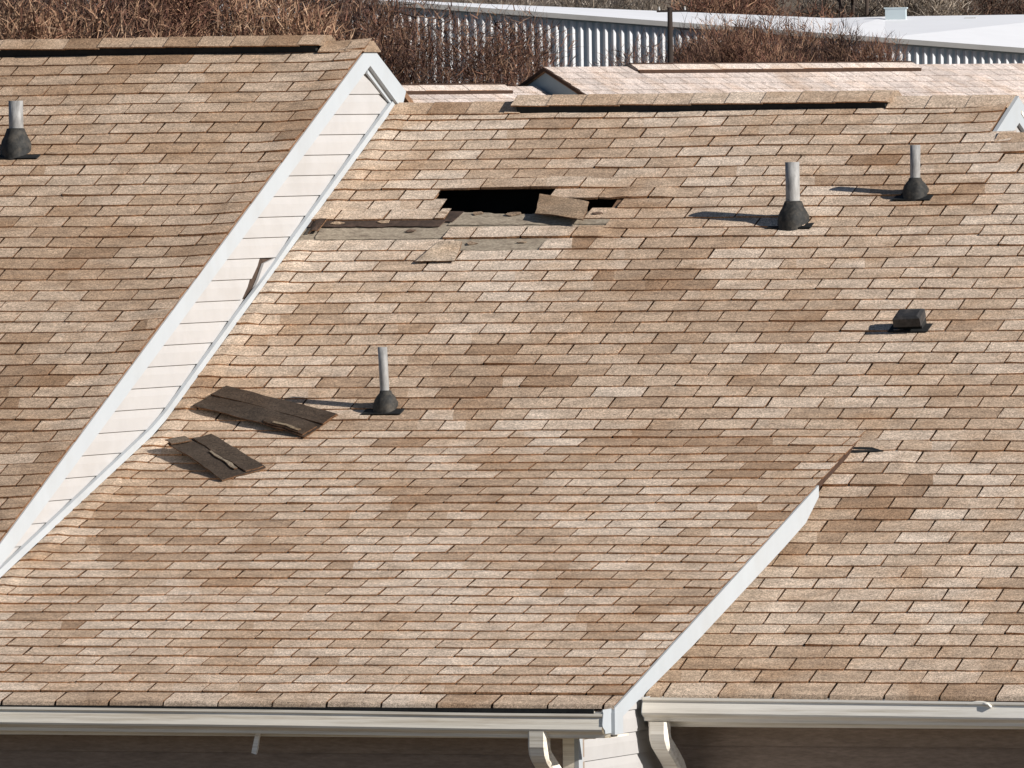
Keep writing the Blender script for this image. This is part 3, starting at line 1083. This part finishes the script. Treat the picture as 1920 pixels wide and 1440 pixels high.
# slanting pale stick under the gutter of the middle house
a, b = Vector((1.926, -3.93, -1.425)), Vector((1.888, -3.93, -1.552))
mb = MB()
d = (b - a).normalized(); sx = Vector((d.z, 0, -d.x))
V = []
for t_, w in ((0, .013), (.35, .012), (.7, .014), (1, .013)):
    p = a.lerp(b, t_) + sx * .003 * math.sin(t_ * 5)
    V += [p - sx * w + Vector((0, -.008, 0)), p + sx * w + Vector((0, -.008, 0)), p + sx * w + Vector((0, .008, 0)), p - sx * w + Vector((0, .008, 0))]
F = [(3, 2, 1, 0), (12, 13, 14, 15)]
for i in range(3):
    F += [(i * 4 + j, i * 4 + (j + 1) % 4, i * 4 + 4 + (j + 1) % 4, i * 4 + 4 + j) for j in range(4)]
mb.add(V, F)
tag(mb.build('hanging_strap', M_GUTC), 'short pale strap hanging slanted below the middle gutter', 'strap')

# ================================================================== THE ROW BEHIND
YAWF = YAW + D(47)
RZF = YAWF
XF = Vector((math.cos(RZF), math.sin(RZF), 0))
YF = Vector((-math.sin(RZF), math.cos(RZF), 0))
P0 = far(1021, 127, 112)                 # apex of the far gable

def far_house(name, label, org, x0, x1, vent, seed, wall_end=True, gain=1.0):
    """far townhouse: org is the ridge at local x = 0"""
    h = thing(name, label, 'house', org, RZF, 'townhouses in the row behind')
    ton = Tones(seed, gain)
    mb = MB()
    mb.slab([(x0, 0, 0), (x0, -5.5 * C1, -5.5 * S1), (x1, -5.5 * C1, -5.5 * S1), (x1, 0, 0)], .04, NU)
    rf = mb.build('roof', M_FELT, None)
    loc = rf.location.copy(); rf.data.transform(Matrix.Translation(loc)); rf.location = (0, 0, 0); rf.parent = h
    MB().slab([(x0, 0, 0), (x1, 0, 0), (x1, 5.5 * C1, -5.5 * S1), (x0, 5.5 * C1, -5.5 * S1)], .04, NB).build('back_slope', M_FELT, h)
    rg = random.Random(seed)
    fld = MB()
    n = 0
    for k in range(1, 44):
        x = x0 + (T / 2 if k % 2 else 0) - T
        while x < x1:
            a, b = max(x, x0), min(x + T, x1)
            x += T
            if b - a < .03: continue
            t = ton.segs(k, a, b)[0][2]
            col = Vector((.53, .455, .41)) * (1.08 - .30 * t)  # lighter and pinker than the near roofs: distance haze put into the tone
            V = [(a + .004, -s * R * C1, -s * R * S1) for s in (k - 1.1, k)] + [(b - .004, -s * R * C1, -s * R * S1) for s in (k, k - 1.1)]
            V = [Vector(q) + NU * (.002 if i in (0, 3) else .010) for i, q in enumerate(V)]
            V += [V[1] - NU * .012, V[2] - NU * .012]
            F = [(0, 1, 2, 3), (1, 4, 5, 2)]
            b0 = len(fld.v)
            fld.v += V; fld.f += [tuple(b0 + j for j in f) for f in F]; fld.c += [col, col * .62]
    o = mesh('shingle_field', fld.v, fld.f, M_SH, rf, (0, 0, 0), fld.c)
    o['kind'] = 'stuff'
    def ff(X, d, hh): return Vector((X, -d * C1, -d * S1)) + NU * hh
    def bf(X, d, hh): return Vector((X, d * C1, -d * S1)) + NB * hh
    va, vb = vent
    if vb > va:
        mb = MB()
        mb.prism_x([(-.15 * C1, -.15 * S1), (-.16 * C1, -.16 * S1 + .035), (0, .04), (.16 * C1, -.16 * S1 + .035), (.15 * C1, -.15 * S1)], va, vb)
        mb.build('ridge_vent', M_DECKEDGE, h)
        ridge_caps(rf, ff, bf, va, vb, .034, ton, step=.6, w=.125, seed=seed, pale=(.53, .455, .40))  # caps paled by the same painted haze
    if wall_end:
        # gable wall with shade in its colour, dark rake edges
        mb = MB()
        mb.prism_x([(0, -.03), (-4.8, -2.43), (-4.8, -8.5), (4.8, -8.5), (4.8, -2.43)], x0 + .02, x0 + .10)
        mb.build('gable_wall', M_FARWALL, h)
        for sg in (-1, 1):
            mb = MB()
            mb.prism_x([(0, .0), (sg * 4.9, -2.45), (sg * 4.9, -2.48), (0, -.03)][::(1 if sg < 0 else -1)], x0 - .015, x0 + .03)
            mb.build('rake_edge', M_DECKEDGE, h)
    else:
        mb = MB()
        mb.prism_x([(-4.7, -2.5), (-4.7, -8.5), (4.7, -8.5), (4.7, -2.5)], x0, x1)
        mb.build('wall', M_WALL, h)
    return h

def loc_of(px, py, org, xl):
    """point seen at px, py on the far row's plane local x = xl"""
    return on(px, py, XF, XF.dot(org) + xl)

vG = (on(1180, 131, YF, YF.dot(P0)) - P0).dot(XF)
vG1 = (on(1708, 138, YF, YF.dot(P0)) - P0).dot(XF)
far_house('townhouse', 'pale pink shingled roof behind, with shaded blue grey gable wall', P0, 0.0, 16.0, (vG, vG1), 51)
P1 = loc_of(1008, 163, P0, 0.0)          # its neighbour's ridge meets the gable here
vF0 = (on(700, 170, YF, YF.dot(P1)) - P1).dot(XF)
vF1 = (on(942, 172, YF, YF.dot(P1)) - P1).dot(XF)
far_house('townhouse', 'low pale roof strip behind the white gable peak of the left house', P1, -9.0, -.01, (vF0, vF1), 53, False)

# ================================================================== LONG METAL BUILDING
NW = Vector((.20, -.98, 0)).normalized()
WD = Vector((.98, .20, 0)).normalized()
PM = far(985, 29, 400)
dM = NW.dot(PM)
MBD = thing('metal_building', 'long ribbed white metal building with white roof beyond the far houses', 'building')
wl = lambda x: 29 + .0745 * (x - 985)
e0, e1 = on(120, wl(120), NW, dM), on(2080, wl(2080), NW, dM)
b0, b1 = Vector((e0.x, e0.y, -3)), Vector((e1.x, e1.y, -3))
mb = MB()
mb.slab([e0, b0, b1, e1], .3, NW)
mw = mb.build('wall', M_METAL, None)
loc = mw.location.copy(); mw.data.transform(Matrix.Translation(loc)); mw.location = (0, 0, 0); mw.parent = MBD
nr = 0
x = 245.0
sp = 15.35
while x < 2070:
    p = on(x, wl(x) + 4, NW, dM)
    z0 = p.z - 3.2
    w0, w1, dd = .098, .012, .090
    V = []
    for z in (z0, p.z):
        V += [Vector((p.x, p.y, z)) + WD * a + NW * q for a, q in ((-w0, -.002), (-w1, dd), (w1, dd), (w0, -.002))]
    if nr == 0:
        c0 = sum(V, Vector()) / 8
        ribo = mesh('rib', [v - c0 for v in V], [(0, 1, 5, 4), (1, 2, 6, 5), (2, 3, 7, 6), (4, 5, 6, 7)], M_RIB, mw, c0)
    else:
        r_ = ribo.copy(); COL.objects.link(r_); r_.parent = mw; r_.location = sum(V, Vector()) / 8
    nr += 1
    x += sp
# roof: from the eave, which overhangs the wall, up to the ridge behind
ov = NW * .22
q0, q1 = e0 + ov + Vector((0, 0, .16)), e1 + ov + Vector((0, 0, .16))
rid = [(120, -22), (500, -9), (830, 4), (1250, 21), (1560, 34), (1660, 31), (2080, 25)]
rpts = [on(a, b, NW, dM - 13) for a, b in rid]
qpts = [on(a, wl(a), NW, dM) + ov + Vector((0, 0, .16)) for a, b in rid]
nrm = (qpts[-1] - qpts[-2]).cross(rpts[-2] - qpts[-2]).normalized()
if nrm.z < 0: nrm = -nrm
mb = MB()
V = qpts + rpts + [p - Vector((0, 0, .10)) for p in qpts] + [p - Vector((0, 0, .10)) for p in rpts]
nq = len(qpts)
F = []
for i in range(nq - 1):
    F += [(i, i + 1, nq + i + 1, nq + i), (2 * nq + i + 1, 2 * nq + i, 3 * nq + i, 3 * nq + i + 1), (i, 2 * nq + i, 2 * nq + i + 1, i + 1)]
mb.add(V, F)
mr = mb.build('roof', M_MROOF, MBD)
mb = MB()
mb.slab([q0 + NW * .03, q0 + NW * .03 - Vector((0, 0, .17)), q1 + NW * .03 - Vector((0, 0, .17)), q1 + NW * .03], .04, NW)
mb.build('eave_gutter', M_GREY, MBD)
def on_roof(x, y): return on(x, y, nrm, nrm.dot(qpts[-2]))
c = on_roof(1680, 38)
mb = MB()
hw, hd_, hh = .36, .15, .40
pts = [c + WD * a + NW * b for a, b in ((-hw, hd_), (hw, hd_), (hw, -hd_), (-hw, -hd_))]
mb.slab([p + Vector((0, 0, hh)) for p in pts], hh + .06, (0, 0, 1))
pts2 = [c + WD * a * 1.12 + NW * b * 1.12 + Vector((0, 0, hh + .05)) for a, b in ((-hw, hd_), (hw, hd_), (hw, -hd_), (-hw, -hd_))]
mb.slab(pts2, .05, (0, 0, 1))
mb.build('roof_unit', M_METAL, MBD)
c = on_roof(1819, 48)
mb = MB()
pts = [c + WD * a + NW * b for a, b in ((-.2, .15), (.2, .15), (.2, -.15), (-.2, -.15))]
mb.slab([p + Vector((0, 0, .25)) for p in pts], .4, (0, 0, 1))
mb.slab([p + Vector((0, 0, .28)) + WD * .02 for p in pts], .03, (0, 0, 1))
mb.build('roof_unit', M_GREY, MBD)

# utility pole
pp = far(1256, 14, 300)
POLE = thing('utility_pole', 'dark wooden utility pole with crossarm in front of the metal building', 'pole', (pp.x, pp.y, ground_z(pp.x, pp.y)))
hp = pp.z - POLE.location.z
mesh_p = MB().lathe([(.10, -.2), (.095, hp * .5), (.065, hp), (.0, hp + .01)], (0, 0, 0), 10)
mesh_p.build('post', M_POLE, POLE, True)
ca = MB()
a0 = WD.lerp(RT, .8).normalized()
a0.z = 0; a0.normalize()
pc = Vector((0, 0, hp - .07))
nn = Vector((-a0.y, a0.x, 0))
ca.slab([pc - a0 * .34 + nn * .05, pc + a0 * .45 + nn * .05, pc + a0 * .45 - nn * .05, pc - a0 * .34 - nn * .05], .05, (0, 0, 1))
ca.build('crossarm', M_POLE, POLE)
for s in (-.28, .38):
    MB().lathe([(.03, -.01), (.035, .03), (.02, .06), (.025, .08), (.0, .10)], pc + a0 * s, 8).build('insulator', M_GREY, POLE, True)

# ================================================================== BARE BRUSH AND TREES
def twig_mesh(seed, n, rx, ry, h, lmin, lmax, cols, w=.028):
    rg = random.Random(seed)
    V, F, C = [], [], []
    lumps = [(rg.uniform(-.75, .75) * rx, rg.uniform(-.6, .6) * ry, rg.uniform(.25, .85) * h, rg.uniform(.35, .6)) for _ in range(11)]
    for i in range(n):
        lx, ly, lz, lr = rg.choice(lumps)
        a = Vector((rg.gauss(0, 1), rg.gauss(0, 1), rg.gauss(0, 1))).normalized() * (rg.random() ** .4)
        p = Vector((lx + a.x * lr * rx, ly + a.y * lr * ry, max(.05, lz + a.z * lr * h * .55)))
        d = Vector((a.x * .8 + rg.gauss(0, .45), a.y * .6 + rg.gauss(0, .45), .75 + rg.gauss(0, .45))).normalized()
        ln = rg.uniform(lmin, lmax)
        side = Vector((-fwd.y, fwd.x, 0)).lerp(Vector((rg.gauss(0, 1), rg.gauss(0, 1), rg.gauss(0, 1))), .6).normalized()
        ww = w * rg.uniform(.5, 1.3)
        c = Vector(rg.choice(cols)) * rg.uniform(.7, 1.3)
        b = len(V)
        q = p
        for j in range(3):
            sw = side * (ww * (1 - .42 * j))
            V += [q - sw, q + sw]
            C += [c, c]
            d = (d + Vector((rg.gauss(0, .3), rg.gauss(0, .3), rg.gauss(.05, .25)))).normalized()
            q = q + d * (ln / 2)
        F += [(b, b + 1, b + 3, b + 2), (b + 2, b + 3, b + 5, b + 4)]
    me = bpy.data.meshes.new('twigs')
    me.from_pydata([tuple(v) for v in V], [], F)
    at = me.attributes.new('tint', 'FLOAT_COLOR', 'POINT')
    at.data.foreach_set('color', [x for c in C for x in (c[0], c[1], c[2], 1.0)])
    me.materials.append(M_TWIG)
    return me

def stem_mesh(seed, n, rx, h):
    rg = random.Random(seed)
    mb = MB()
    for i in range(n):
        a = rg.uniform(0, 6.28)
        p = Vector((rg.uniform(-.3, .3), rg.uniform(-.3, .3), -.3))
        d = Vector((math.cos(a) * .35, math.sin(a) * .35, 1)).normalized()
        r = rg.uniform(.04, .07)
        ring = []
        for j in range(6):
            ring.append((p.copy(), r * (1 - j / 6.5)))
            p = p + d * (h * .82 / 5)
            d = (d + Vector((rg.gauss(0, .13), rg.gauss(0, .13), 0))).normalized()
        V, F = [], []
        for p_, r_ in ring:
            for k in range(5):
                an = 6.283 * k / 5
                V.append(p_ + Vector((math.cos(an) * r_, math.sin(an) * r_, 0)))
        for j in range(5):
            for k in range(5):
                F.append((j * 5 + k, j * 5 + (k + 1) % 5, (j + 1) * 5 + (k + 1) % 5, (j + 1) * 5 + k))
        mb.add(V, F)
    me = bpy.data.meshes.new('stems')
    me.from_pydata([tuple(v) for v in mb.v], [], mb.f)
    me.materials.append(M_BARK)
    return me

RED = [(.145, .072, .050), (.110, .054, .040), (.180, .098, .064), (.27, .165, .105), (.05, .029, .024)]
TAN = [(.31, .19, .120), (.24, .14, .088), (.19, .10, .064), (.13, .066, .046), (.40, .27, .18)]
DRK = [(.080, .046, .036), (.052, .032, .027), (.12, .07, .050), (.17, .108, .075), (.034, .022, .020)]
GRY = [(.20, .16, .12), (.14, .11, .085), (.28, .23, .18), (.09, .07, .055), (.36, .31, .26)]
tw = {'red': twig_mesh(1, 9000, 2.6, 1.8, 5.2, .18, .62, RED, .017),
      'tan': twig_mesh(2, 9000, 2.4, 1.8, 5.0, .18, .58, TAN, .018),
      'drk': twig_mesh(3, 9000, 2.7, 1.8, 5.0, .18, .62, DRK, .017),
      'thn': twig_mesh(6, 4300, 2.7, 1.8, 5.0, .18, .60, DRK + RED, .015),
      'gry': twig_mesh(4, 9000, 3.2, 2.2, 6.5, .25, .8, GRY, .022)}
st = stem_mesh(5, 7, 2.4, 4.6)

def shrub(px, dist, kind, top_y, label, sc=1.0, rz=0.0, name='bare_shrub', wide=1.0):
    """leafless shrub whose crown tops out at photograph height top_y"""
    tp = far(px, top_y, dist)
    gz = ground_z(tp.x, tp.y)
    hh = max(1.5, tp.z - gz)
    base = {'red': 5.2, 'tan': 5.0, 'drk': 5.0, 'thn': 5.0, 'gry': 6.5}[kind] * 1.05
    o = thing(name, label, 'shrub', (tp.x, tp.y, gz), rz, 'bare brush behind the roofs')
    s = hh / base
    o.scale = (s * sc * wide, s * sc * wide, s)
    for nm, me in (('crown', tw[kind]), ('stems', st)):
        c = bpy.data.objects.new(nm, me)
        COL.objects.link(c)
        c.parent = o
    return o

L = 'leafless brown shrub in the thicket behind the roofs'
spots = [  # x, distance, kind, crown top, label, width
    (15, 352, 'drk', -70, 'purplish brown bare shrub at the far left edge, above the left ridge', 1.2),
    (70, 376, 'red', -80, 'tall red brown shrub behind the purplish one at far left', 1.2),
    (125, 345, 'tan', -70, 'brightest tan bare shrub above the left roof ridge', 1.1),
    (205, 372, 'red', -80, 'red shrub directly right of the brightest tan one', 1.2),
    (265, 354, 'red', -75, 'red brown bare shrub left of the exposed white ribs', 1.0),
    (355, 386, 'thn', -90, 'dark bare shrub hanging over the short row of exposed white ribs at left', 1.1),
    (300, 388, 'thn', -90, 'tan bare shrub high behind the short row of exposed ribs', 1.0),
    (450, 372, 'thn', -80, 'red brown bare shrub right of the exposed white ribs, above the left ridge', 1.2),
    (525, 360, 'tan', -60, 'orange brown bare shrub left of the white gable peak', 1.0),
    (600, 378, 'thn', -70, 'red shrub standing behind the left side of the white gable peak', 1.2),
    (690, 386, 'thn', -45, 'thin dark bare shrub with ribs showing through, at the gable peak', .9),
    (745, 374, 'thn', -25, 'red brown bare shrub just right of the white gable peak', 1.0),
    (820, 366, 'thn', 2, 'dark bare shrub above the low pale roof strip', 1.1),
    (895, 372, 'thn', 12, 'red shrub left of the blue grey far gable', 1.1),
    (965, 380, 'thn', 34, 'bare shrub ending where the clean white ribs begin', .75),
    (1250, 392, 'thn', 62, 'low dark brush straight behind the utility pole', .9),
    (1340, 390, 'red', 62, 'low red brush between the pole and the midway dark shrub', 1.1),
    (1420, 391, 'thn', 66, 'low dark brush under the white roof edge, right of midway', 1.2),
    (1505, 392, 'red', 70, 'low red brush against the ribbed wall, left of the open ribs', 1.2),
    (1570, 392, 'drk', 74, 'low dark brush against the ribbed wall beside the open ribs at right', 1.1),
    (1345, 396, 'tan', 14, 'tall sparse tan shrub rising over the white roof right of the pole', .7),
    (1430, 397, 'red', 18, 'tall sparse red shrub rising over the white roof, midway right', .8),
    (1525, 397, 'tan', 24, 'tall sparse pale shrub rising where the white roof opens', .7),
    (1300, 386, 'thn', 28, 'thin dark bare shrub just right of the utility pole', .9),
    (1375, 380, 'thn', 48, 'dark bare shrub midway between the pole and the open white roof', 1.0),
    (1455, 376, 'red', 52, 'red brown bare shrub left of the open white roof', 1.0),
    (1535, 382, 'drk', 56, 'dark shrub beside the red brown one, nearer the open white roof', .9),
    (1590, 376, 'red', 66, 'bare shrub at the near end of the open white roof', .8),
]
for i, (x_, d_, k_, ty, lb, wd) in enumerate(spots):
    shrub(x_, d_, k_, ty, lb, 1.0, i * 1.3, 'bare_shrub', wd)
back = [(1020, 440, 'gry', -30, 'olive grey brush above the left end of the white roof', 1.2),
        (1150, 445, 'gry', -25, 'olive grey brush above the white roof, left of the pole', 1.2),
        (1330, 432, 'red', -40, 'red brown brush above the white roof, right of the pole', 1.3),
        (1450, 428, 'red', -45, 'red brown brush standing tallest behind the white roof', 1.3),
        (1590, 450, 'gry', -50, 'pale grey brush around the dark trunks', 1.1),
        (1740, 450, 'gry', -50, 'grey brush behind the roof unit', 1.3),
        (1870, 455, 'drk', -50, 'dark brush at the top right corner', 1.3)]
for i, (x_, d_, k_, ty, lb, wd) in enumerate(back):
    shrub(x_, d_, k_, ty, lb, 1.0, i * 2.1 + .4, 'bare_shrub', wd)
for i, (px_, lb) in enumerate(((1577, 'leftmost of the three dark tree trunks at the top edge'), (1600, 'middle one of the three dark tree trunks at the top edge'), (1622, 'rightmost of the three dark tree trunks at the top edge'))):
    p = far(px_, 30, 436)
    gz = ground_z(p.x, p.y)
    tr = thing('bare_tree', lb, 'tree', (p.x, p.y, gz), i * 1.1, 'dark trunks behind the white roof')
    mb = MB()
    hgt = 9.0
    prof = []
    rg = random.Random(60 + i)
    V, F = [], []
    for j in range(9):
        z = hgt * j / 8
        r = .12 * (1 - j / 9.5)
        off = Vector((.18 * math.sin(j * .8 + i), .12 * math.cos(j * .7), 0)) * (j / 8)
        for k in range(8):
            an = 6.283 * k / 8
            V.append(Vector((math.cos(an) * r, math.sin(an) * r, z)) + off)
    for j in range(8):
        for k in range(8):
            F.append((j * 8 + k, j * 8 + (k + 1) % 8, (j + 1) * 8 + (k + 1) % 8, (j + 1) * 8 + k))
    mb.add(V, F)
    for b_ in range(9):
        z = rg.uniform(3.5, 8.5); an = rg.uniform(0, 6.28)
        p = Vector((0, 0, z)); d = Vector((math.cos(an), math.sin(an), .6)).normalized()
        V, F = [], []
        for j in range(4):
            r = .045 * (1 - j / 4.2)
            V += [p + Vector((r, 0, 0)), p + Vector((-r * .5, r * .87, 0)), p + Vector((-r * .5, -r * .87, 0))]
            p = p + d * .55
            d = (d + Vector((rg.gauss(0, .25), rg.gauss(0, .25), .1))).normalized()
        for j in range(3):
            for k in range(3):
                F.append((j * 3 + k, j * 3 + (k + 1) % 3, j * 3 + 3 + (k + 1) % 3, j * 3 + 3 + k))
        mb.add(V, F)
    me = bpy.data.meshes.new('trunk'); me.from_pydata([tuple(v) for v in mb.v], [], mb.f); me.materials.append(M_BARK)
    o = bpy.data.objects.new('trunk', me); COL.objects.link(o); o.parent = tr
    o = bpy.data.objects.new('crown', tw['gry']); COL.objects.link(o); o.parent = tr
    o.location = (0, 0, 5.2); o.scale = (.55, .55, .7)
